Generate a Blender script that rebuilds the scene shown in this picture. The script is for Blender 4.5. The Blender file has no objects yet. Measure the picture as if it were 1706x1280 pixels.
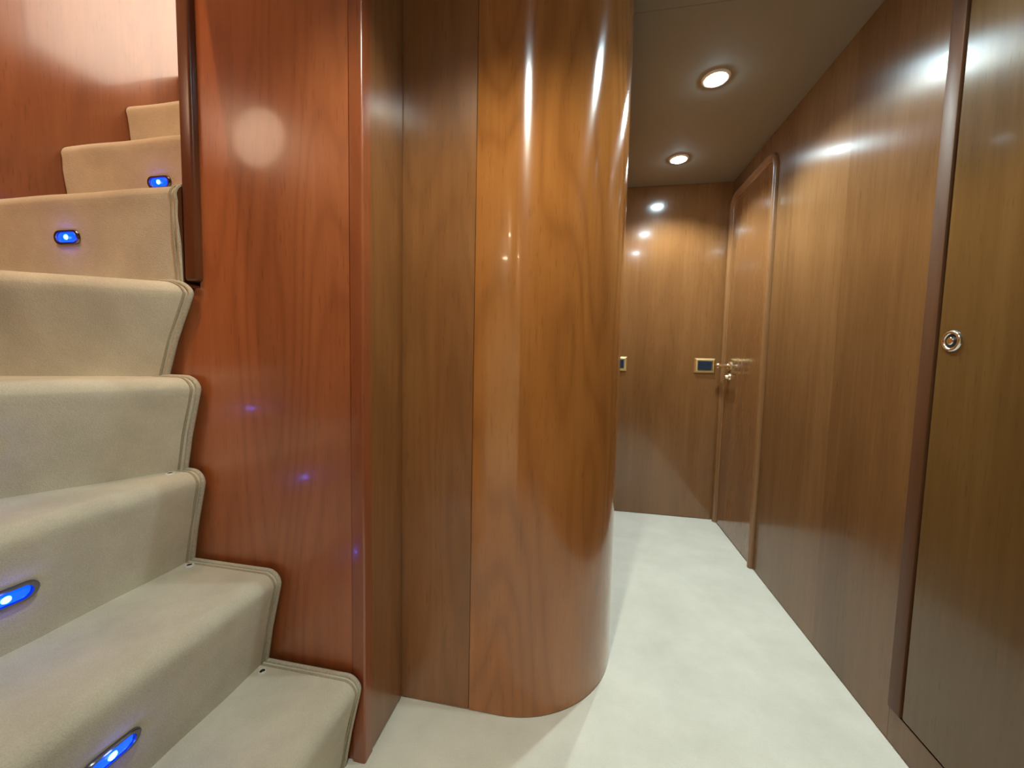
import bpy, bmesh, math, random
from mathutils import Vector, Matrix
random.seed(4)
PI = math.pi
SC = bpy.context.scene
COL = SC.collection

# ------------------------------------------------------------------ camera, world, exposure
cam_d = bpy.data.cameras.new('camera')
cam = bpy.data.objects.new('camera', cam_d)
COL.objects.link(cam)
cam_d.sensor_fit = 'HORIZONTAL'
cam_d.sensor_width = 36.0
cam_d.lens = 650.0 / 1706.0 * 36.0
cam_d.clip_start = 0.02


def camera_axes():
    d = Vector((650 - 853, 10000 - 640, 650.0)).normalized()      # straight down, as the camera sees it
    y = Vector((978 - 853, 600 - 640, 650.0))                     # along the corridor
    y = (y - d * y.dot(d)).normalized()
    z = -d
    x = y.cross(z)
    return x, y, z


ax, ay, az = camera_axes()
M3 = Matrix((ax, ay, az)) @ Matrix(((1, 0, 0), (0, -1, 0), (0, 0, -1)))
cam.matrix_world = Matrix.Translation((0, 0, 0.95)) @ M3.to_4x4()
SC.camera = cam

w = bpy.data.worlds.new('world')
SC.world = w
w.use_nodes = True
w.node_tree.nodes['Background'].inputs[0].default_value = (0.9, 0.8, 0.7, 1)
w.node_tree.nodes['Background'].inputs[1].default_value = 0.02

SC.view_settings.view_transform = 'Standard'
SC.view_settings.look = 'None'
SC.view_settings.gamma = 1.0
SC.view_settings.exposure = 0.25
SC.view_settings.use_curve_mapping = False
SC.cycles.use_denoising = True
SC.cycles.max_bounces = 10
SC.cycles.diffuse_bounces = 6
SC.cycles.glossy_bounces = 6
SC.cycles.sample_clamp_indirect = 6.0
SC.cycles.caustics_reflective = False
SC.cycles.caustics_refractive = False

SPOT_W = 26.0
SPOT_COL = (0.86, 1.0, 0.97)
LENS_E = 90.0
LED_W = 0.03
LAMP_W = 5.0
CABIN_W = 6.0
STAIR_W = 150.0
SALON_W = 205.0
SALON_COL = (1.0, 0.92, 0.82)
SIDE_W = 60.0
SIDE_COL = (1.0, 0.93, 0.85)

# saloon upstairs: added unseen area light standing in for its brightness
ld = bpy.data.lights.new('saloon_fill_light', 'AREA')
ld.shape = 'RECTANGLE'
ld.size = 3.2
ld.size_y = 4.4
ld.energy = SALON_W
ld.color = SALON_COL
lo = bpy.data.objects.new('saloon_fill_light', ld)
lo.location = (0.95, 2.0, 4.02)
COL.objects.link(lo)
# added unseen area light on the far side, brightening the stair wall
wd = bpy.data.lights.new('saloon_side_fill', 'AREA')
wd.shape = 'RECTANGLE'
wd.size = 3.4
wd.size_y = 1.7
wd.energy = SIDE_W
wd.color = SIDE_COL
wo = bpy.data.objects.new('saloon_side_fill', wd)
wo.location = (2.58, 2.4, 3.12)
wo.rotation_euler = (PI / 2, 0, PI / 2)
COL.objects.link(wo)


# ------------------------------------------------------------------ helpers
def tag(o, label, cat, group=None, kind=None):
    o['label'] = label
    o['category'] = cat
    if group:
        o['group'] = group
    if kind:
        o['kind'] = kind
    return o


def link_bm(name, bm, mat, parent=None, smooth=None):
    me = bpy.data.meshes.new(name)
    bmesh.ops.recalc_face_normals(bm, faces=bm.faces)
    bm.to_mesh(me)
    bm.free()
    me.materials.append(mat)
    if smooth is not None:
        for p in me.polygons:
            p.use_smooth = True
        me.set_sharp_from_angle(angle=math.radians(smooth))
    o = bpy.data.objects.new(name, me)
    COL.objects.link(o)
    if parent is not None:
        o.parent = parent
        o.matrix_parent_inverse = parent.matrix_world.inverted()
    return o


def empty(name, loc=(0, 0, 0)):
    o = bpy.data.objects.new(name, None)
    COL.objects.link(o)
    o.location = loc
    o.empty_display_size = 0.05
    o.matrix_world = Matrix.Translation(loc)
    return o


def box_bm(a, b, bevel=0.0, seg=2, bm=None):
    bm2 = bmesh.new()
    r = bmesh.ops.create_cube(bm2, size=1.0)
    c = [(a[i] + b[i]) / 2 for i in range(3)]
    s = [abs(b[i] - a[i]) for i in range(3)]
    for v in bm2.verts:
        v.co = Vector((c[0] + v.co.x * s[0], c[1] + v.co.y * s[1], c[2] + v.co.z * s[2]))
    if bevel > 0:
        bmesh.ops.bevel(bm2, geom=list(bm2.edges), offset=bevel, segments=seg, profile=0.5, affect='EDGES')
    if bm is not None:
        me = bpy.data.meshes.new('tmp')
        bm2.to_mesh(me)
        bm2.free()
        bm.from_mesh(me)
        bpy.data.meshes.remove(me)
        return bm
    return bm2


def prism_bm(poly, z0, z1, cap=True):
    bm = bmesh.new()
    lo_ = [bm.verts.new((p[0], p[1], z0)) for p in poly]
    hi_ = [bm.verts.new((p[0], p[1], z1)) for p in poly]
    n = len(poly)
    for i in range(n):
        j = (i + 1) % n
        bm.faces.new((lo_[i], lo_[j], hi_[j], hi_[i]))
    if cap:
        bm.faces.new(lo_[::-1])
        bm.faces.new(hi_)
    return bm


def tube_bm(pts, r, seg=8, bm=None, closed=False):
    bm = bm or bmesh.new()
    rings = []
    n = len(pts)
    pts = [Vector(p) for p in pts]
    ref = None
    for i, p in enumerate(pts):
        if closed:
            t = (pts[(i + 1) % n] - pts[i - 1]).normalized()
        else:
            t = (pts[min(i + 1, n - 1)] - pts[max(i - 1, 0)]).normalized()
        if ref is None:
            ref = t.orthogonal().normalized()
        ref = (ref - t * ref.dot(t)).normalized()
        b = t.cross(ref)
        rr = r[i] if isinstance(r, (list, tuple)) else r
        rings.append([bm.verts.new(p + (ref * math.cos(a) + b * math.sin(a)) * rr)
                      for a in [2 * PI * k / seg for k in range(seg)]])
    m = n if closed else n - 1
    for i in range(m):
        A, B = rings[i], rings[(i + 1) % n]
        for k in range(seg):
            bm.faces.new((A[k], A[(k + 1) % seg], B[(k + 1) % seg], B[k]))
    if not closed:
        bm.faces.new(rings[0][::-1])
        bm.faces.new(rings[-1])
    return bm


def lathe_bm(prof, seg=32, mat4=None, bm=None):
    """prof: (radius, height) along local +z."""
    bm = bm or bmesh.new()
    mat4 = mat4 or Matrix.Identity(4)
    rings = []
    for r, h in prof:
        if r < 1e-6:
            rings.append([bm.verts.new(mat4 @ Vector((0, 0, h)))])
        else:
            rings.append([bm.verts.new(mat4 @ Vector((r * math.cos(2 * PI * k / seg), r * math.sin(2 * PI * k / seg), h)))
                          for k in range(seg)])
    for A, B in zip(rings[:-1], rings[1:]):
        for k in range(seg):
            k2 = (k + 1) % seg
            if len(A) == 1 and len(B) == 1:
                continue
            if len(A) == 1:
                bm.faces.new((A[0], B[k], B[k2]))
            elif len(B) == 1:
                bm.faces.new((A[k], A[k2], B[0]))
            else:
                bm.faces.new((A[k], A[k2], B[k2], B[k]))
    return bm


def frame_at(origin, nrm, up=(0, 0, 1)):
    """local z = nrm, local y near up"""
    z = Vector(nrm).normalized()
    u = Vector(up)
    u = (u - z * u.dot(z)).normalized()
    x = u.cross(z)
    m = Matrix((x, u, z)).transposed().to_4x4()
    m.translation = Vector(origin)
    return m


# ------------------------------------------------------------------ materials
def new_mat(name):
    m = bpy.data.materials.new(name)
    m.use_nodes = True
    nt = m.node_tree
    b = nt.nodes['Principled BSDF']
    return m, nt, b


def srgb(r, g, b):
    f = lambda c: (c / 255 / 12.92) if c / 255 <= 0.04045 else ((c / 255 + 0.055) / 1.055) ** 2.4
    return (f(r), f(g), f(b), 1)


def wood(name, dark, mid, light, rough=0.25, aniso=0.82, coat=0.22, coat_rough=0.05, leaf=0.19, leaf_amt=0.10, seed=0.0, spec=0.75, figure=0.5, upright=False):
    m, nt, b = new_mat(name)
    N, L = nt.nodes, nt.links
    geo = N.new('ShaderNodeNewGeometry')
    mp = N.new('ShaderNodeMapping')
    mp.inputs['Scale'].default_value = (1, 1, 0.045)
    mp.inputs['Location'].default_value = (seed, seed * 1.7, seed * 0.3)
    L.new(geo.outputs['Position'], mp.inputs[0])
    # fine vertical streaks
    n1 = N.new('ShaderNodeTexNoise')
    n1.inputs['Scale'].default_value = 70
    n1.inputs['Detail'].default_value = 5
    n1.inputs['Roughness'].default_value = 0.6
    L.new(mp.outputs[0], n1.inputs['Vector'])
    # broad flowing figure
    mp2 = N.new('ShaderNodeMapping')
    mp2.inputs['Scale'].default_value = (1, 1, 0.16)
    mp2.inputs['Location'].default_value = (seed * 2.1, seed, seed)
    L.new(geo.outputs['Position'], mp2.inputs[0])
    n2 = N.new('ShaderNodeTexNoise')
    n2.inputs['Scale'].default_value = 7
    n2.inputs['Detail'].default_value = 4
    n2.inputs['Distortion'].default_value = 0.6
    L.new(mp2.outputs[0], n2.inputs['Vector'])
    # growth rings: contour lines of a smooth noise -> cathedral figure
    n3 = N.new('ShaderNodeTexNoise')
    n3.inputs['Scale'].default_value = 4.5
    n3.inputs['Detail'].default_value = 1.5
    L.new(mp2.outputs[0], n3.inputs['Vector'])
    mul = N.new('ShaderNodeMath'); mul.operation = 'MULTIPLY'; mul.inputs[1].default_value = 26
    L.new(n3.outputs['Fac'], mul.inputs[0])
    fr = N.new('ShaderNodeMath'); fr.operation = 'PINGPONG'; fr.inputs[1].default_value = 1.0
    L.new(mul.outputs[0], fr.inputs[0])
    # sum up
    def scale_add(sock, k, prev=None):
        a = N.new('ShaderNodeMath'); a.operation = 'MULTIPLY_ADD'
        a.inputs[1].default_value = k
        L.new(sock, a.inputs[0])
        if prev is None:
            a.inputs[2].default_value = 0
        else:
            L.new(prev, a.inputs[2])
        return a.outputs[0]
    s = scale_add(n1.outputs['Fac'], 0.36)
    s = scale_add(n2.outputs['Fac'], 0.60, s)
    s = scale_add(fr.outputs[0], 0.12 * figure, s)
    # veneer leaves: each strip of veneer has its own slight tone
    sx = N.new('ShaderNodeSeparateXYZ')
    L.new(geo.outputs['Position'], sx.inputs[0])
    ad = N.new('ShaderNodeMath'); ad.operation = 'ADD'
    L.new(sx.outputs[0], ad.inputs[0]); L.new(sx.outputs[1], ad.inputs[1])
    dv = N.new('ShaderNodeMath'); dv.operation = 'DIVIDE'; dv.inputs[1].default_value = leaf
    L.new(ad.outputs[0], dv.inputs[0])
    fl = N.new('ShaderNodeMath'); fl.operation = 'FLOOR'
    L.new(dv.outputs[0], fl.inputs[0])
    wn = N.new('ShaderNodeTexWhiteNoise'); wn.noise_dimensions = '1D'
    ad2 = N.new('ShaderNodeMath'); ad2.operation = 'ADD'; ad2.inputs[1].default_value = seed
    L.new(fl.outputs[0], ad2.inputs[0])
    L.new(ad2.outputs[0], wn.inputs['W'])
    s = scale_add(wn.outputs['Value'], leaf_amt, s)
    cr = N.new('ShaderNodeValToRGB')
    e = cr.color_ramp.elements
    e[0].position = 0.20; e[0].color = dark
    e[1].position = 0.98; e[1].color = light
    k = e.new(0.58); k.color = mid
    L.new(s, cr.inputs[0])
    # small dark flecks
    mp3 = N.new('ShaderNodeMapping')
    mp3.inputs['Scale'].default_value = (1, 1, 0.10)
    L.new(geo.outputs['Position'], mp3.inputs[0])
    n4 = N.new('ShaderNodeTexNoise')
    n4.inputs['Scale'].default_value = 210
    n4.inputs['Detail'].default_value = 1
    L.new(mp3.outputs[0], n4.inputs['Vector'])
    mr = N.new('ShaderNodeMapRange')
    mr.inputs['From Min'].default_value = 0.62
    mr.inputs['From Max'].default_value = 0.80
    mr.inputs['To Min'].default_value = 1.0
    mr.inputs['To Max'].default_value = 0.78
    L.new(n4.outputs['Fac'], mr.inputs['Value'])
    ml = N.new('ShaderNodeMapRange'); ml.interpolation_type = 'SMOOTHSTEP'
    ml.inputs['From Min'].default_value = 0.0
    ml.inputs['From Max'].default_value = 0.5
    ml.inputs['To Min'].default_value = 1.0 - 0.10 * figure
    ml.inputs['To Max'].default_value = 1.0
    L.new(fr.outputs[0], ml.inputs['Value'])
    mm = N.new('ShaderNodeMath'); mm.operation = 'MULTIPLY'
    L.new(mr.outputs[0], mm.inputs[0]); L.new(ml.outputs[0], mm.inputs[1])
    mx = N.new('ShaderNodeMix'); mx.data_type = 'RGBA'; mx.blend_type = 'MULTIPLY'
    mx.inputs['Factor'].default_value = 1
    L.new(cr.outputs[0], mx.inputs[6])
    L.new(mm.outputs[0], mx.inputs[7])
    L.new(mx.outputs[2], b.inputs['Base Color'])
    b.inputs['Roughness'].default_value = rough
    b.inputs['Specular IOR Level'].default_value = spec
    b.inputs['Anisotropic'].default_value = aniso
    b.inputs['Coat Weight'].default_value = coat
    b.inputs['Coat Roughness'].default_value = coat_rough
    b.inputs['Coat IOR'].default_value = 1.5
    cz = N.new('ShaderNodeCombineXYZ'); cz.inputs[2].default_value = 1
    vm = N.new('ShaderNodeVectorMath'); vm.operation = 'CROSS_PRODUCT'
    L.new(cz.outputs[0], vm.inputs[0]); L.new(geo.outputs['Normal'], vm.inputs[1])
    nm = N.new('ShaderNodeVectorMath'); nm.operation = 'NORMALIZE'
    L.new(vm.outputs[0], nm.inputs[0])
    L.new(cz.outputs[0] if upright else nm.outputs[0], b.inputs['Tangent'])
    return m


def carpet(name, c1, c2, patch=3.0, bump=0.35, scale=420):
    m, nt, b = new_mat(name)
    N, L = nt.nodes, nt.links
    geo = N.new('ShaderNodeNewGeometry')
    n1 = N.new('ShaderNodeTexNoise')
    n1.inputs['Scale'].default_value = patch
    n1.inputs['Detail'].default_value = 5
    n1.inputs['Roughness'].default_value = 0.62
    L.new(geo.outputs['Position'], n1.inputs['Vector'])
    n2 = N.new('ShaderNodeTexNoise')
    n2.inputs['Scale'].default_value = scale
    n2.inputs['Detail'].default_value = 2
    L.new(geo.outputs['Position'], n2.inputs['Vector'])
    a = N.new('ShaderNodeMath'); a.operation = 'MULTIPLY_ADD'; a.inputs[1].default_value = 0.35
    L.new(n2.outputs['Fac'], a.inputs[0]); 
    a2 = N.new('ShaderNodeMath'); a2.operation = 'MULTIPLY'; a2.inputs[1].default_value = 0.65
    L.new(n1.outputs['Fac'], a2.inputs[0]); L.new(a2.outputs[0], a.inputs[2])
    cr = N.new('ShaderNodeValToRGB')
    cr.color_ramp.elements[0].position = 0.32; cr.color_ramp.elements[0].color = c1
    cr.color_ramp.elements[1].position = 0.66; cr.color_ramp.elements[1].color = c2
    L.new(a.outputs[0], cr.inputs[0])
    L.new(cr.outputs[0], b.inputs['Base Color'])
    b.inputs['Roughness'].default_value = 0.95
    b.inputs['Specular IOR Level'].default_value = 0.1
    b.inputs['Sheen Weight'].default_value = 0.15
    bp = N.new('ShaderNodeBump')
    bp.inputs['Strength'].default_value = bump
    bp.inputs['Distance'].default_value = 0.003
    n5 = N.new('ShaderNodeTexNoise')
    n5.inputs['Scale'].default_value = 110
    n5.inputs['Detail'].default_value = 4
    L.new(geo.outputs['Position'], n5.inputs['Vector'])
    hs = N.new('ShaderNodeMath'); hs.operation = 'MULTIPLY_ADD'; hs.inputs[1].default_value = 0.45
    L.new(n5.outputs['Fac'], hs.inputs[0]); L.new(n2.outputs['Fac'], hs.inputs[2])
    L.new(hs.outputs[0], bp.inputs['Height'])
    L.new(bp.outputs[0], b.inputs['Normal'])
    return m


def plain(name, col, rough=0.5, metal=0.0, spec=0.5, noise=0.06):
    m, nt, b = new_mat(name)
    N, L = nt.nodes, nt.links
    geo = N.new('ShaderNodeNewGeometry')
    n = N.new('ShaderNodeTexNoise')
    n.inputs['Scale'].default_value = 40
    n.inputs['Detail'].default_value = 3
    L.new(geo.outputs['Position'], n.inputs['Vector'])
    mr = N.new('ShaderNodeMapRange')
    mr.inputs['To Min'].default_value = 1 - noise
    mr.inputs['To Max'].default_value = 1 + noise
    L.new(n.outputs['Fac'], mr.inputs['Value'])
    mx = N.new('ShaderNodeMix'); mx.data_type = 'RGBA'; mx.blend_type = 'MULTIPLY'
    mx.inputs['Factor'].default_value = 1
    mx.inputs[6].default_value = col
    L.new(mr.outputs[0], mx.inputs[7])
    L.new(mx.outputs[2], b.inputs['Base Color'])
    b.inputs['Roughness'].default_value = rough
    b.inputs['Metallic'].default_value = metal
    b.inputs['Specular IOR Level'].default_value = spec
    return m


def emit(name, col, strength):
    m, nt, b = new_mat(name)
    b.inputs['Base Color'].default_value = col
    b.inputs['Emission Color'].default_value = col
    b.inputs['Emission Strength'].default_value = strength
    b.inputs['Roughness'].default_value = 0.2
    return m


W_RIGHT = wood('cherry_veneer_corridor', (0.098, 0.044, 0.015, 1), (0.160, 0.076, 0.027, 1), (0.235, 0.120, 0.046, 1), seed=1.3, leaf=0.17, leaf_amt=0.20, figure=0.2, rough=0.245, aniso=0.62, coat=0.2, coat_rough=0.04, spec=0.5)  # wall veneers
W_DOOR = wood('cherry_veneer_door_dimmed', (0.070, 0.036, 0.010, 1), (0.112, 0.058, 0.017, 1), (0.165, 0.090, 0.029, 1), seed=3.7, leaf=0.21, leaf_amt=0.14, figure=0.2, rough=0.245, aniso=0.62, coat=0.2, coat_rough=0.04, spec=0.5)  # same cherry, darkened for the dim near end of the wall
W_BACK = wood('cherry_veneer_end_wall', (0.135, 0.056, 0.018, 1), (0.215, 0.096, 0.033, 1), (0.300, 0.150, 0.056, 1), seed=4.1, leaf=0.12, leaf_amt=0.15, rough=0.16, aniso=0.2, coat=0.3, figure=0.2)
W_PILLAR = wood('cherry_veneer_curve', (0.245, 0.080, 0.018, 1), (0.375, 0.136, 0.031, 1), (0.490, 0.205, 0.055, 1), seed=7.7, leaf=0.26, leaf_amt=0.06, figure=1.0, rough=0.16, aniso=0.78, coat=0.4, coat_rough=0.04, upright=True)
W_FLAT = wood('cherry_veneer_flat', (0.170, 0.068, 0.022, 1), (0.270, 0.112, 0.036, 1), (0.370, 0.170, 0.060, 1), seed=9.2, leaf=0.30, leaf_amt=0.05)
W_STAIR = wood('cherry_veneer_stair_lifted', (0.300, 0.086, 0.030, 1), (0.420, 0.132, 0.046, 1), (0.530, 0.195, 0.074, 1), seed=2.9, leaf=0.40, leaf_amt=0.05, figure=0.9, rough=0.27, aniso=0.5, coat=0.45, coat_rough=0.085)  # same cherry, base lifted to make up for missing light on the panel
W_LEFT = wood('cherry_stair_wall_dimmed', (0.200, 0.068, 0.028, 1), (0.290, 0.105, 0.044, 1), (0.370, 0.150, 0.066, 1), seed=3.3, leaf=0.40, leaf_amt=0.04)  # stair cherry darkened to hold back the light on this wall
W_TRIM = wood('solid_cherry_trim', (0.095, 0.028, 0.010, 1), (0.140, 0.044, 0.015, 1), (0.190, 0.066, 0.023, 1), seed=5.5, rough=0.3, aniso=0.2, coat=0.1, leaf=2.0)
W_JAMB = wood('dark_cherry_jamb', (0.070, 0.026, 0.010, 1), (0.110, 0.044, 0.016, 1), (0.150, 0.065, 0.025, 1), seed=8.5, leaf=2.0, rough=0.5, aniso=0.0, coat=0.0, spec=0.35)
W_POST = wood('red_cherry_post', (0.220, 0.058, 0.021, 1), (0.310, 0.088, 0.032, 1), (0.390, 0.130, 0.050, 1), seed=2.2, leaf=2.0, rough=0.22, aniso=0.0, coat=0.3)
W_MOULD = wood('solid_cherry_moulding', (0.160, 0.075, 0.028, 1), (0.235, 0.115, 0.045, 1), (0.310, 0.160, 0.065, 1), seed=6.5, rough=0.3, aniso=0.2, coat=0.1, leaf=2.0)
M_DARK = plain('dark_joint', (0.03, 0.012, 0.006, 1), 0.6)
M_CEIL = plain('pale_headliner', (0.27, 0.25, 0.21, 1), 0.75, spec=0.2, noise=0.02)
M_FLOOR = carpet('cream_carpet', (0.66, 0.665, 0.585, 1), (0.82, 0.825, 0.745, 1), patch=5.0)
M_STEP = carpet('beige_stair_carpet', (0.54, 0.51, 0.41, 1), (0.70, 0.67, 0.55, 1), patch=9.0)
M_BIND = carpet('carpet_binding', (0.42, 0.39, 0.30, 1), (0.64, 0.60, 0.48, 1), patch=220, scale=600, bump=0.6)
M_STITCH = carpet('stitch_thread', (0.32, 0.28, 0.19, 1), (0.48, 0.43, 0.31, 1), patch=300, scale=700)
M_CHROME = plain('chrome', (0.78, 0.78, 0.76, 1), 0.12, 1.0, noise=0.02)
M_DKCHROME = plain('dark_chrome', (0.22, 0.23, 0.26, 1), 0.22, 1.0)
M_BRASS = plain('polished_brass', (1.0, 0.76, 0.38, 1), 0.42, 1.0, noise=0.02)
M_PALEBRASS = plain('pale_brass', (0.95, 0.86, 0.64, 1), 0.24, 1.0, noise=0.02)
M_ROCKER = plain('navy_plastic', (0.012, 0.028, 0.05, 1), 0.25)
M_BLACK = plain('black_hole', (0.006, 0.006, 0.006, 1), 0.5)
M_WHITE = plain('white_enamel', (0.80, 0.80, 0.78, 1), 0.3)
M_LENS = emit('lamp_lens', (0.66, 0.90, 1.0, 1), LENS_E)
M_LED = emit('blue_lens', (0.0, 0.05, 1.0, 1), 2.2)
M_LEDDOT = emit('led_chip', (0.12, 0.75, 1.0, 1), 6.0)
M_SCONCE = emit('warm_shade', (1.0, 0.70, 0.40, 1), 12.0)
M_CREAM = plain('cream_lining', (0.72, 0.64, 0.50, 1), 0.7, spec=0.2)

ZC = 1.965       # lower-deck ceiling
DECK = 2.12      # saloon floor upstairs
XR = 0.78        # right wall
YB = 2.47        # end wall
XL = -1.55       # stair wall on the left
R = 0.2215       # riser height

# ------------------------------------------------------------------ the setting
fl = link_bm('floor', box_bm((-1.60, -3.05, -0.06), (0.86, 2.56, 0.0)), M_FLOOR)
tag(fl, 'cream carpet floor of the narrow corridor', 'floor', kind='structure')

# ceiling: backing board and panels with a fine open joint
bm = (box_bm((-0.474, -0.05, ZC + 0.010), (0.86, 2.56, ZC + 0.05)))
box_bm((-1.06, -0.95, ZC + 0.010), (0.86, -0.05, ZC + 0.05), bm=bm)
ce = link_bm('ceiling', bm, M_CEIL)
tag(ce, 'flat pale grey ceiling over the corridor with recessed spotlights', 'ceiling', kind='structure')
link_bm('ceiling_panel', box_bm((-1.0, -0.93, ZC), (0.80, -0.0504, ZC + 0.010), 0.0010, 1), M_CEIL, ce)
ys = [-0.05, 1.262, 2.47]
for y0, y1 in zip(ys[:-1], ys[1:]):
    link_bm('ceiling_panel', box_bm((-0.474, y0 + 0.0004, ZC), (0.80, y1 - 0.0004, ZC + 0.010), 0.0010, 1), M_CEIL, ce)

# right wall with its veneer panels
wr = link_bm('wall_right', box_bm((XR + 0.006, -0.95, 0.0), (0.86, 2.56, ZC + 0.01)), M_DARK)
tag(wr, 'long brown cherry panelled wall on the right of the corridor', 'wall', kind='structure')
link_bm('panel', box_bm((XR, 1.093, 0.004), (XR + 0.006, 2.469, ZC), 0.001, 1), W_RIGHT, wr)
link_bm('plinth_panel', box_bm((XR, -0.93, 0.004), (XR + 0.006, 1.093, 0.090), 0.001, 1), W_RIGHT, wr)
link_bm('panel', box_bm((XR, -0.93, 0.093), (XR + 0.006, 0.30, ZC), 0.001, 1), W_RIGHT, wr)

# closet door flush in the right wall, near the camera
d2 = link_bm('door_2', box_bm((XR - 0.004, 0.304, 0.097), (XR + 0.006, 1.050, ZC - 0.01), 0.003, 2), W_DOOR)
tag(d2, 'flush dark brown closet door with a round chrome lock, nearest on the right', 'door', kind='structure')
# round ring lock
LK = frame_at((XR - 0.004, 1.015, 1.005), (-1, 0, 0))
lk = link_bm('lock', lathe_bm([(0.0145, 0.0), (0.0145, 0.002), (0.0165, 0.0045), (0.0195, 0.0055), (0.0225, 0.004), (0.0235, 0.0), ], 32, LK), M_CHROME, d2, 60)
link_bm('lock_cup', lathe_bm([(0.0145, 0.0015), (0.0, 0.001)], 24, LK), M_BLACK, lk)
link_bm('lock_button', lathe_bm([(0.0085, 0.001), (0.0085, 0.004), (0.007, 0.0055), (0.0, 0.006)], 24, LK), M_CHROME, lk, 40)

# raised jamb strip beside the closet door
tr = link_bm('trim_3', box_bm((XR - 0.006, 1.056, 0.093), (XR + 0.008, 1.094, ZC), 0.0035, 2), W_JAMB, None, 40)
tag(tr, 'slim raised jamb strip between closet door and right wall panel', 'trim', kind='structure')


# far right door: moulded arch frame with rounded corners
def arch_path(y0, y1, ztop, r, z0=0.0, n=10):
    p = [(y0, z0)]
    for k in range(n + 1):
        a = PI - k * PI / 2 / n
        p.append((y0 + r + r * math.cos(a), ztop - r + r * math.sin(a)))
    for k in range(n + 1):
        a = PI / 2 - k * PI / 2 / n
        p.append((y1 - r + r * math.cos(a), ztop - r + r * math.sin(a)))
    p.append((y1, z0))
    return p


def sweep_arch(y0, y1, ztop, r, prof):
    """prof: (inward offset from the outer edge, height proud of wall)"""
    bm = bmesh.new()
    rows = []
    for off, h in prof:
        pth = arch_path(y0 + off, y1 - off, ztop - off, max(r - off, 0.004), z0=0.002)
        rows.append([bm.verts.new((XR - h, y, z)) for y, z in pth])
    for A, B in zip(rows[:-1], rows[1:]):
        for i in range(len(A) - 1):
            bm.faces.new((A[i], A[i + 1], B[i + 1], B[i]))
    bm.faces.new([r_[0] for r_ in rows])
    bm.faces.new([r_[-1] for r_ in rows])
    return bm


DY0, DY1, DZ = 1.912, 2.466, 1.880
d1 = empty('door_1', (XR, (DY0 + DY1) / 2, 0))
tag(d1, 'cherry door with rounded moulded frame at the far end of the right wall', 'door', kind='structure')
leaf_poly = arch_path(DY0 + 0.036, DY1 - 0.036, DZ - 0.036, 0.055, z0=0.008)
bm = bmesh.new()
fa = [bm.verts.new((XR - 0.002, y, z)) for y, z in leaf_poly]
fb = [bm.verts.new((XR + 0.003, y, z)) for y, z in leaf_poly]
bm.faces.new(fa)
bm.faces.new(fb[::-1])
for i in range(len(fa)):
    j = (i + 1) % len(fa)
    bm.faces.new((fa[i], fb[i], fb[j], fa[j]))
leaf = link_bm('door_leaf', bm, W_BACK, d1)
fr_prof = [(0.0, 0.0), (0.0, 0.008), (0.002, 0.013), (0.007, 0.017), (0.013, 0.0185), (0.020, 0.0175), (0.026, 0.014), (0.029, 0.009), (0.033, 0.007), (0.038, 0.006), (0.040, 0.003), (0.040, 0.0)]
link_bm('door_frame', sweep_arch(DY0, DY1, DZ, 0.090, fr_prof), W_MOULD, d1, 40)

# lever handle and key rose on the far door
hy, hz = 2.352, 0.926
HM = frame_at((XR - 0.002, hy, hz), (-1, 0, 0))
hd = link_bm('door_handle', lathe_bm([(0.026, 0.0), (0.026, 0.005), (0.022, 0.009), (0.013, 0.011), (0.010, 0.016), (0.0095, 0.040), (0.012, 0.046), (0.0150, 0.054), (0.0155, 0.062), (0.012, 0.070), (0.005, 0.074), (0.0, 0.0745)], 28, HM), M_PALEBRASS, d1, 40)
bm = tube_bm([(XR - 0.056, hy + 0.004, hz), (XR - 0.057, hy - 0.012, hz), (XR - 0.056, hy - 0.03, hz), (XR - 0.053, hy - 0.06, hz - 0.001), (XR - 0.050, hy - 0.10, hz - 0.002), (XR - 0.049, hy - 0.116, hz - 0.002)],
             [0.008, 0.0115, 0.0105, 0.009, 0.0105, 0.006], 14)
link_bm('lever', bm, M_PALEBRASS, hd, 50)
KM = frame_at((XR - 0.002, hy - 0.006, 0.866), (-1, 0, 0))
kr = link_bm('key_rose', lathe_bm([(0.020, 0.0), (0.020, 0.004), (0.017, 0.008), (0.012, 0.009), (0.010, 0.020), (0.008, 0.024), (0.0, 0.025)], 28, KM), M_PALEBRASS, d1, 40)

# end wall
wb = link_bm('wall_back', box_bm((-0.05, YB + 0.006, 0.0), (0.86, YB + 0.06, ZC + 0.01)), M_DARK)
tag(wb, 'cherry veneer wall closing the end of the corridor', 'wall', kind='structure')
link_bm('panel', box_bm((-0.05, YB, 0.003), (XR, YB + 0.006, ZC), 0.001, 1), W_BACK, wb)

# rounded bulkhead in the middle
CX, CY, CR = -0.20, 1.25, 0.30


def bulkhead_outline(inset, n=40):
    p = [(CX, CY - CR + inset)]
    for k in range(1, n + 1):
        a = -PI / 2 + k * (PI / 2) / n
        p.append((CX + (CR - inset) * math.cos(a), CY + (CR - inset) * math.sin(a)))
    p.append((CX + CR - inset, YB - 0.002))
    return p


core = [(-0.474, CY - CR + 0.006)] + bulkhead_outline(0.006) + [(-0.474, YB - 0.002)]
wm = link_bm('wall_middle', prism_bm(core, 0.0, ZC - 0.002), M_DARK, None, 30)
tag(wm, 'rounded glossy cherry bulkhead between staircase and corridor', 'wall', kind='structure')
out = bulkhead_outline(0.0)
inn = bulkhead_outline(0.006)
curved = [(-0.2800, CY - CR)] + out + inn[::-1] + [(-0.2800, CY - CR + 0.006)]
link_bm('curved_panel', prism_bm(curved, 0.003, ZC - 0.003), W_PILLAR, wm, 25)
link_bm('flat_panel', box_bm((-0.4760, CY - CR, 0.003), (-0.2815, CY - CR + 0.006, ZC - 0.003), 0.0012, 1), W_FLAT, wm)

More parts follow.
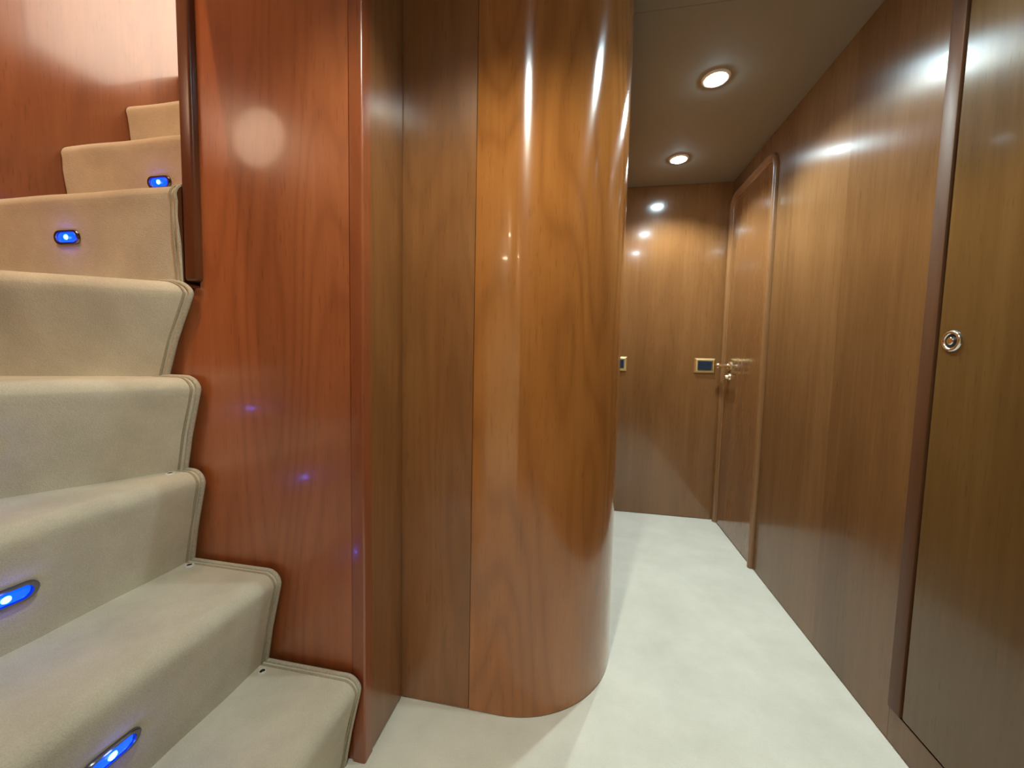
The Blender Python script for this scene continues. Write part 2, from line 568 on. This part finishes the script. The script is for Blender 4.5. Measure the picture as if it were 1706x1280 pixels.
# bulkhead beside the staircase: panel facing the steps and the short side return
YP = 0.770
ws = link_bm('wall_staircase', box_bm((-0.900, YP + 0.006, 0.0), (-0.508, YP + 0.036, DECK)), M_DARK)
tag(ws, 'tall glossy red cherry panel between the carpeted stairs and the rounded bulkhead', 'wall', kind='structure')
bm = bmesh.new()
lp = [(-0.990, 0.003), (-0.506, 0.003), (-0.506, DECK), (-0.892, DECK), (-0.892, 1.095), (-0.990, 1.095)]
f0 = [bm.verts.new((x, YP, z)) for x, z in lp]
f1 = [bm.verts.new((x, YP + 0.006, z)) for x, z in lp]
bm.faces.new(f0)
bm.faces.new(f1[::-1])
for k in range(6):
    bm.faces.new((f0[k], f1[k], f1[(k + 1) % 6], f0[(k + 1) % 6]))
link_bm('panel', bm, W_STAIR, ws)
link_bm('side_panel', box_bm((-0.506, 0.796, 0.003), (-0.474, 0.9495, ZC), 0.002, 2), W_FLAT, ws)
link_bm('stair_side_panel', box_bm((-0.918, 0.830, 0.003), (-0.904, 2.60, 2.12), 0.002, 1), W_STAIR, ws)
link_bm('upper_shade_panel', box_bm((-0.918, 0.830, 2.12), (-0.904, 1.22, 3.0), 0.002, 1), W_STAIR, ws)  # added unseen panel, darkens part of the left wall's reflection

# rounded corner post
post = [(-0.503, YP - 0.004)]
rr = 0.0045
for k in range(0, 9):
    a = -PI / 2 + k * PI / 2 / 8
    post.append((-0.473 - rr + rr * math.cos(a), YP - 0.004 + rr + rr * math.sin(a)))
post += [(-0.473, 0.797), (-0.503, 0.797)]
t1 = link_bm('trim_1', prism_bm(post, 0.0, ZC + 0.02), W_POST, None, 30)
tag(t1, 'rounded solid cherry corner post at the foot of the stairs', 'trim', kind='structure')
# rounded end post at the inner turn of the stairs
bm = box_bm((-0.920, YP - 0.015, 1.1085), (-0.884, YP + 0.040, DECK + 0.02), 0.007, 4)
t2 = link_bm('trim_2', bm, W_TRIM, None, 40)
tag(t2, 'dark rounded newel strip where the stairs turn behind the red panel', 'trim', kind='structure')

# stair wall on the left, rising into the saloon
wl = link_bm('wall_left', box_bm((XL - 0.05, -0.05, 0.0), (XL, 4.3, 4.1)), W_LEFT)
tag(wl, 'glossy red brown wall rising along the left of the upper stairs', 'wall', kind='structure')
# rest of the room behind and beside the camera
wf = link_bm('wall_front', box_bm((XL, -0.05, 0.0), (-0.50, 0.0, DECK)), W_STAIR)
tag(wf, 'cherry wall on the outer side of the lower stairs', 'wall', kind='structure')
bm = box_bm((-0.02, -0.99, 0.0), (0.86, -0.93, ZC + 0.01))
box_bm((-1.06, -0.99, 0.0), (-0.75, -0.93, ZC + 0.01), bm=bm)
box_bm((-0.75, -0.99, 1.90), (-0.02, -0.93, ZC + 0.01), bm=bm)
wv = link_bm('wall_rear', bm, W_FLAT)
tag(wv, 'cherry wall with an open doorway behind the viewpoint', 'wall', kind='structure')
bm = box_bm((-1.60, -3.05, 0.0), (0.86, -3.0, ZC + 0.05))
box_bm((-1.60, -3.0, 0.0), (-1.55, -0.99, ZC + 0.05), bm=bm)
box_bm((0.80, -3.0, 0.0), (0.86, -0.99, ZC + 0.05), bm=bm)
wc = link_bm('wall_cabin', bm, M_CREAM)
tag(wc, 'cream walls of the cabin behind the viewpoint', 'wall', kind='structure')
cc = link_bm('ceiling_cabin', box_bm((-1.60, -3.05, ZC), (0.86, -0.99, ZC + 0.05)), M_CREAM)
tag(cc, 'cream ceiling of the cabin behind the viewpoint', 'ceiling', kind='structure')
ww = link_bm('wall_lobby', box_bm((-1.06, -0.93, 0.0), (-1.00, -0.05, ZC + 0.01)), W_FLAT)
tag(ww, 'cherry wall of the lobby beside the viewpoint', 'wall', kind='structure')
# saloon shell upstairs
us = link_bm('floor_saloon', box_bm((-0.90, -0.95, ZC + 0.06), (2.6, 4.3, DECK)), M_FLOOR)
tag(us, 'saloon floor above the corridor', 'floor', kind='structure')
uc = link_bm('ceiling_saloon', box_bm((XL - 0.05, -0.95, 4.05), (2.6, 4.3, 4.1)), M_CREAM)
tag(uc, 'pale saloon ceiling above the staircase', 'ceiling', kind='structure')
ue = link_bm('wall_saloon', box_bm((2.6, -0.95, DECK), (2.65, 4.3, 4.1)), M_CREAM)
tag(ue, 'cream saloon wall upstairs', 'wall', kind='structure')
ub = link_bm('wall_saloon_end', box_bm((XL, 4.3, DECK), (2.6, 4.35, 4.1)), M_CREAM)
tag(ub, 'cream saloon end wall upstairs', 'wall', kind='structure')
ug = link_bm('wall_saloon_front', box_bm((XL - 0.05, -1.0, DECK), (2.6, -0.95, 4.1)), W_FLAT)
tag(ug, 'cherry saloon front wall upstairs', 'wall', kind='structure')
uj = link_bm('wall_saloon_left', box_bm((XL - 0.05, -0.95, DECK), (XL, -0.05, 4.1)), W_FLAT)
tag(uj, 'cherry saloon side wall upstairs', 'wall', kind='structure')
uk = link_bm('floor_saloon_front', box_bm((XL, -0.95, DECK - 0.06), (-0.90, -0.05, DECK)), M_FLOOR)
tag(uk, 'saloon floor in front of the stair opening', 'floor', kind='structure')

# ------------------------------------------------------------------ staircase
stairs = empty('staircase', (-0.90, 0.40, 0))
tag(stairs, 'curving staircase of beige carpeted winder steps climbing to the left', 'staircase')

S = math.sqrt(3) / 2
# nosing line: point at the inner end, direction to the outer wall, outward normal
NOS = {
    1: ((-0.480, 0.757), (0, -1), (1, 0)),
    2: ((-0.682, 0.757), (0, -1), (1, 0)),
    3: ((-0.884, 0.757), (0, -1), (1, 0)),
    4: ((-0.886, 0.757), (-0.5, -S), (S, -0.5)),
    5: ((-0.897, 0.757), (-S, -0.5), (0.5, -S)),
    6: ((-0.932, 0.746), (-1, 0), (0, -1)),
    7: ((-0.932, 0.920), (-1, 0), (0, -1)),
    8: ((-0.932, 1.098), (-1, 0), (0, -1)),
    9: ((-0.932, 1.276), (-1, 0), (0, -1)),
    10: ((-0.932, 1.454), (-1, 0), (0, -1)),
}
UND = 0.040      # how far the riser foot stands back under the nosing
RN = 0.030       # nosing radius


def hit_inner(i, P, d):
    if i <= 5:
        t = (0.757 - P.y) / d.y
    else:
        t = ((-0.921 if i == 6 else -0.932) - P.x) / d.x
    return P + d * t


def hit_outer(P, d):
    c = []
    if d.y < -1e-6:
        c.append((0.003 - P.y) / d.y)
    if d.x < -1e-6:
        c.append((XL + 0.003 - P.x) / d.x)
    return P + d * min(t for t in c if t > 0)


def riser_profile(z0, z1, UND):
    p = [(-UND, z0 - 0.004), (-UND * 0.62, z0 + 0.38 * (z1 - z0)), (-UND * 0.28, z0 + 0.65 * (z1 - z0)), (-0.003, z1 - RN - 0.012)]
    for k in range(0, 9):
        a = math.radians(5 + k * 85 / 8)
        p.append((-RN + RN * math.cos(a), z1 - RN + RN * math.sin(a)))
    return p


inner_edges = {}
for i in range(1, 10):
    P0, d, n = [Vector(v) for v in NOS[i]]
    z1 = R * i
    z0 = R * (i - 1)
    UN = UND if i <= 5 else (0.010 if i == 6 else 0.018)
    prof = riser_profile(z0, z1, UN)
    bm = bmesh.new()
    A, B = [], []
    NS = 14
    rows = []
    for off, z in prof:
        a = hit_inner(i, P0 + n * off, d)
        b = hit_outer(P0 + n * off, d)
        row = []
        for k in range(NS + 1):
            q = a.lerp(b, k / NS)
            wob = 0.0016 * math.sin(q.x * 23 + q.y * 31 + z * 40 + i)
            row.append(bm.verts.new((q.x + n.x * wob, q.y + n.y * wob, z)))
        rows.append(row)
    for r0, r1 in zip(rows[:-1], rows[1:]):
        for k in range(NS):
            bm.faces.new((r0[k], r0[k + 1], r1[k + 1], r1[k]))
    # tread back edge below the next riser
    Q0, d2_, n2_ = [Vector(v) for v in NOS[i + 1]]
    bo = -UND - 0.012
    ba = hit_inner(i, Q0 + n2_ * bo, d2_) if i != 5 else Vector((-0.985, 0.757))
    bb = hit_outer(Q0 + n2_ * bo, d2_)
    va = bm.verts.new((ba.x, ba.y, z1))
    vb = bm.verts.new((bb.x, bb.y, z1))
    ring = list(rows[-1])
    last = ring[-1].co
    poly = ring[:]
    if abs(last.y - 0.003) < 0.01 and abs(bb.x - XL - 0.003) < 1e-3:
        poly.append(bm.verts.new((XL + 0.003, 0.003, z1)))
    poly += [vb, va]
    bm.faces.new(poly)
    # cheek at the inner end
    vlow = bm.verts.new((ba.x, ba.y, z0 - 0.004))
    cheek = [r_[0].co.copy() for r_ in rows] + [va.co.copy(), vlow.co.copy()]
    bm.verts.remove(vlow)
    st = link_bm('step', bm, M_STEP, stairs, 40)
    bm = bmesh.new()
    bm.faces.new([bm.verts.new(c_ + Vector(d).to_3d() * 0.001) for c_ in cheek])
    link_bm('step_end', bm, W_TRIM, st)
    # bound edge of the carpet at the inner end
    inw = d * 0.004
    edge = []
    for off, z in prof:
        a = hit_inner(i, P0 + n * off, d)
        edge.append(Vector((a.x + inw.x + n.x * 0.0005, a.y + inw.y + n.y * 0.0005, z)))
    edge.append(Vector((ba.x + inw.x, ba.y + inw.y, z1)))
    inner_edges[i] = edge
    bind = link_bm('binding', tube_bm(edge, 0.0055 if i < 6 else 0.003, 8), M_BIND, st, 60)
    dd = Vector((d.x, d.y, 0)) * 0.013
    sti = [e_ + dd for e_ in edge]
    link_bm('stitching', tube_bm(sti, 0.0026, 6), M_STITCH, st, 60)

# press studs that fasten the carpet covers
STEPS = sorted([o for o in stairs.children], key=lambda o: o.name)
for idx, (x, y) in ((0, (-0.702, 0.722)), (1, (-0.902, 0.729)), (2, (-0.930, 0.716))):
    z = R * (idx + 1)
    m4 = Matrix.Translation((x, y, z))
    sd = link_bm('press_stud', lathe_bm([(0.0095, 0.0), (0.0095, 0.002), (0.008, 0.0038), (0.0062, 0.0036), (0.0056, 0.002)], 20, m4), M_WHITE, STEPS[idx], 50)
    lathe = lathe_bm([(0.0058, 0.0018), (0.0045, 0.0035), (0.002, 0.0042), (0.0, 0.0043)], 16, m4)
    link_bm('stud_cap', lathe, plain('stud_grey', (0.10, 0.10, 0.09, 1), 0.3, 1.0) if idx == 0 else bpy.data.materials['stud_grey'], STEPS[idx], 50)


# ------------------------------------------------------------------ blue step lights
def stadium(L_, H_, n=10):
    r = H_ / 2
    c = L_ / 2 - r
    p = []
    for k in range(n + 1):
        a = -PI / 2 + PI * k / n
        p.append((c + r * math.cos(a), r * math.sin(a)))
    for k in range(n + 1):
        a = PI / 2 + PI * k / n
        p.append((-c + r * math.cos(a), r * math.sin(a)))
    return p


def ring_plate(m4, outer, inner, h0, h1):
    bm = bmesh.new()
    n = len(outer)
    lv = [(outer, 0.0, 1.0), (outer, h0, 1.0), (outer, h1, 0.94), (inner, h1, 1.04), (inner, h0 * 0.5, 1.0)]
    rows = [[bm.verts.new(m4 @ Vector((p[0] * s_, p[1] * s_, h))) for p in poly] for poly, h, s_ in lv]
    for A_, B_ in zip(rows[:-1], rows[1:]):
        for k in range(n):
            k2 = (k + 1) % n
            bm.faces.new((A_[k], A_[k2], B_[k2], B_[k]))
    return bm


def dome_plate(m4, poly, h0, h1):
    bm = bmesh.new()
    n = len(poly)
    lv = [(h0, 1.0), (h0 + (h1 - h0) * 0.6, 0.93), (h1, 0.75)]
    rows = [[bm.verts.new(m4 @ Vector((p[0] * s_, p[1] * s_, h))) for p in poly] for h, s_ in lv]
    for A_, B_ in zip(rows[:-1], rows[1:]):
        for k in range(n):
            k2 = (k + 1) % n
            bm.faces.new((A_[k], A_[k2], B_[k2], B_[k]))
    bm.faces.new(rows[-1])
    return bm


LED = [
    (2, 0.320, 0.102, 'blue step light on the lowest visible riser, at the bottom edge'),
    (3, 0.320, 0.102, 'blue step light at the left edge of the photo, low on the stairs'),
    (4, 0.335, 0.104, 'blue step light seen only as a reflection in the red panel'),
    (6, 0.322, 0.110, 'blue step light on the wide riser left of the newel strip'),
    (7, 0.272, 0.092, 'uppermost blue step light, half hidden behind the nosing below it'),
]
for i, s_, hz_, lab in LED:
    P0, d, n = [Vector(v) for v in NOS[i]]
    z0 = R * (i - 1)
    f = hz_ / (R - RN - 0.012)
    UN = UND if i <= 5 else (0.010 if i == 6 else 0.018)
    off = -UN + (UN - 0.003) * f
    q = P0 + d * s_ + n * off
    nz = -(UN / (R - RN))
    m4 = frame_at((q.x, q.y, z0 + hz_), (n.x, n.y, nz))
    m4.translation = m4.translation + m4.to_3x3() @ Vector((0, 0, -0.0010))
    t = empty('step_light', m4.translation)
    tag(t, lab, 'light', 'blue lights in the stair risers')
    link_bm('bezel', ring_plate(m4, stadium(0.082, 0.034), stadium(0.062, 0.024), 0.003, 0.0055), M_DKCHROME, t, 40)
    link_bm('lens', dome_plate(m4, stadium(0.061, 0.0235), 0.0005, 0.0045), M_LED, t, 40)
    pl = bpy.data.lights.new('blue_glow', 'POINT')
    pl.energy = LED_W
    pl.color = (0.06, 0.09, 1.0)
    pl.shadow_soft_size = 0.0045
    po = bpy.data.objects.new('blue_glow', pl)
    COL.objects.link(po)
    po.location = m4 @ Vector((0, 0, 0.016))
    po.parent = t
    po.matrix_parent_inverse = t.matrix_world.inverted()
    link_bm('led', lathe_bm([(0.0065, 0.0040), (0.0055, 0.0062), (0.0, 0.0070)], 14, m4), M_LEDDOT, t, 40)


# ------------------------------------------------------------------ ceiling downlights
def downlight(x, y, lab, watts=SPOT_W, col=SPOT_COL, lens=None, z=ZC, cone=134, aim=None):
    m4 = Matrix.Translation((x, y, z)) @ Matrix.Rotation(PI, 4, 'X')
    t = empty('downlight', (x, y, z))
    tag(t, lab, 'light', 'recessed ceiling downlights along the corridor')
    link_bm('bezel', lathe_bm([(0.048, 0.0), (0.048, 0.002), (0.044, 0.0055), (0.037, 0.006), (0.034, 0.004), (0.033, 0.0)], 36, m4), M_WHITE, t, 40)
    link_bm('lens', lathe_bm([(0.033, 0.001), (0.031, 0.007), (0.024, 0.0120), (0.012, 0.0150), (0.0, 0.0155)], 28, m4), lens or M_LENS, t, 60)
    sd = bpy.data.lights.new('spot', 'SPOT')
    sd.energy = watts
    sd.color = col
    sd.spot_size = math.radians(cone)
    sd.spot_blend = 0.6
    sd.shadow_soft_size = 0.022
    so = bpy.data.objects.new('spot', sd)
    COL.objects.link(so)
    so.location = (x, y, z - 0.040)
    if aim:
        so.rotation_euler = (Vector(aim) - so.location).to_track_quat('-Z', 'Y').to_euler()
    so.parent = t
    so.matrix_parent_inverse = t.matrix_world.inverted()
    return t


downlight(0.42, 2.160, 'recessed ceiling downlight nearest the end wall', 33.0)
downlight(0.42, 1.582, 'recessed ceiling downlight in front, second from the end wall', 33.0)
downlight(0.42, 1.000, 'recessed ceiling downlight just above the top of the view', 12.5)
downlight(-0.09, 0.400, 'recessed ceiling downlight over the foot of the stairs', 31.0, (0.97, 1.0, 0.84))
M_WLENS = emit('warm_lens', (1.0, 0.78, 0.52, 1), LENS_E)
for cx_, cy_, cl_ in ((-0.56, -1.36, 'warm cabin downlight just through the open doorway'), (-0.15, -2.1, 'warm cabin downlight deeper in the cabin'), (-0.80, -2.1, 'warm cabin downlight by the far cabin wall')):
    downlight(cx_, cy_, cl_, CABIN_W * 5, (1.0, 0.86, 0.60), M_WLENS)


downlight(-1.20, -0.40, 'added unseen warm saloon spot lighting the upper steps', STAIR_W, (1.0, 0.60, 0.30), M_WLENS, 4.05, 28, (-1.22, 1.0, 1.45))  # added spot, aimed to warm and brighten the upper risers

# ------------------------------------------------------------------ switches on the end wall
def rect_rows(m4, rows):
    bm = bmesh.new()
    rr_ = []
    for w_, h_, z in rows:
        rr_.append([bm.verts.new(m4 @ Vector((sx * w_ / 2, sy * h_ / 2, z))) for sx, sy in ((-1, -1), (1, -1), (1, 1), (-1, 1))])
    for A_, B_ in zip(rr_[:-1], rr_[1:]):
        for k in range(4):
            k2 = (k + 1) % 4
            bm.faces.new((A_[k], A_[k2], B_[k2], B_[k]))
    bm.faces.new(rr_[-1])
    return bm


def light_switch(x, lab):
    m4 = frame_at((x, YB, 0.923), (0, -1, 0))
    t = empty('light_switch', (x, YB, 0.923))
    tag(t, lab, 'switch', 'gold framed switches on the end wall')
    link_bm('frame', rect_rows(m4, [(0.113, 0.086, 0.0), (0.113, 0.086, 0.004), (0.100, 0.073, 0.012), (0.084, 0.062, 0.013), (0.078, 0.057, 0.006)]), M_BRASS, t)
    link_bm('rocker', rect_rows(m4, [(0.074, 0.053, 0.006), (0.074, 0.053, 0.011), (0.068, 0.047, 0.0135)]), M_ROCKER, t)


light_switch(0.679, 'gold framed switch with dark blue rocker beside the far door')
light_switch(0.182, 'gold framed switch half hidden behind the rounded bulkhead')

# ------------------------------------------------------------------ added lamp outside the view
def added_lamp(p, nrm, watts, col, r, lab):
    m4 = frame_at(p, nrm)
    t = empty('added_lamp', p)
    tag(t, lab, 'lamp')
    link_bm('back_plate', lathe_bm([(r * 1.1, 0.0), (r * 1.1, 0.006), (r * 0.95, 0.010)], 28, m4), M_BRASS, t, 40)
    mt = emit('lamp_globe', col, watts)
    link_bm('globe', lathe_bm([(r, 0.008), (r * 0.92, 0.025), (r * 0.7, 0.045), (r * 0.35, 0.056), (0.0, 0.059)], 28, m4), mt, t, 60)
    return t


added_lamp((-1.44, 0.0, 1.88), (0, 1, 0), LAMP_W * 1.2, (1.0, 0.72, 0.50, 1), 0.125, 'added unseen frosted lamp over the outer bend of the stairs')  # added to warm the steps and put a soft highlight on the panel
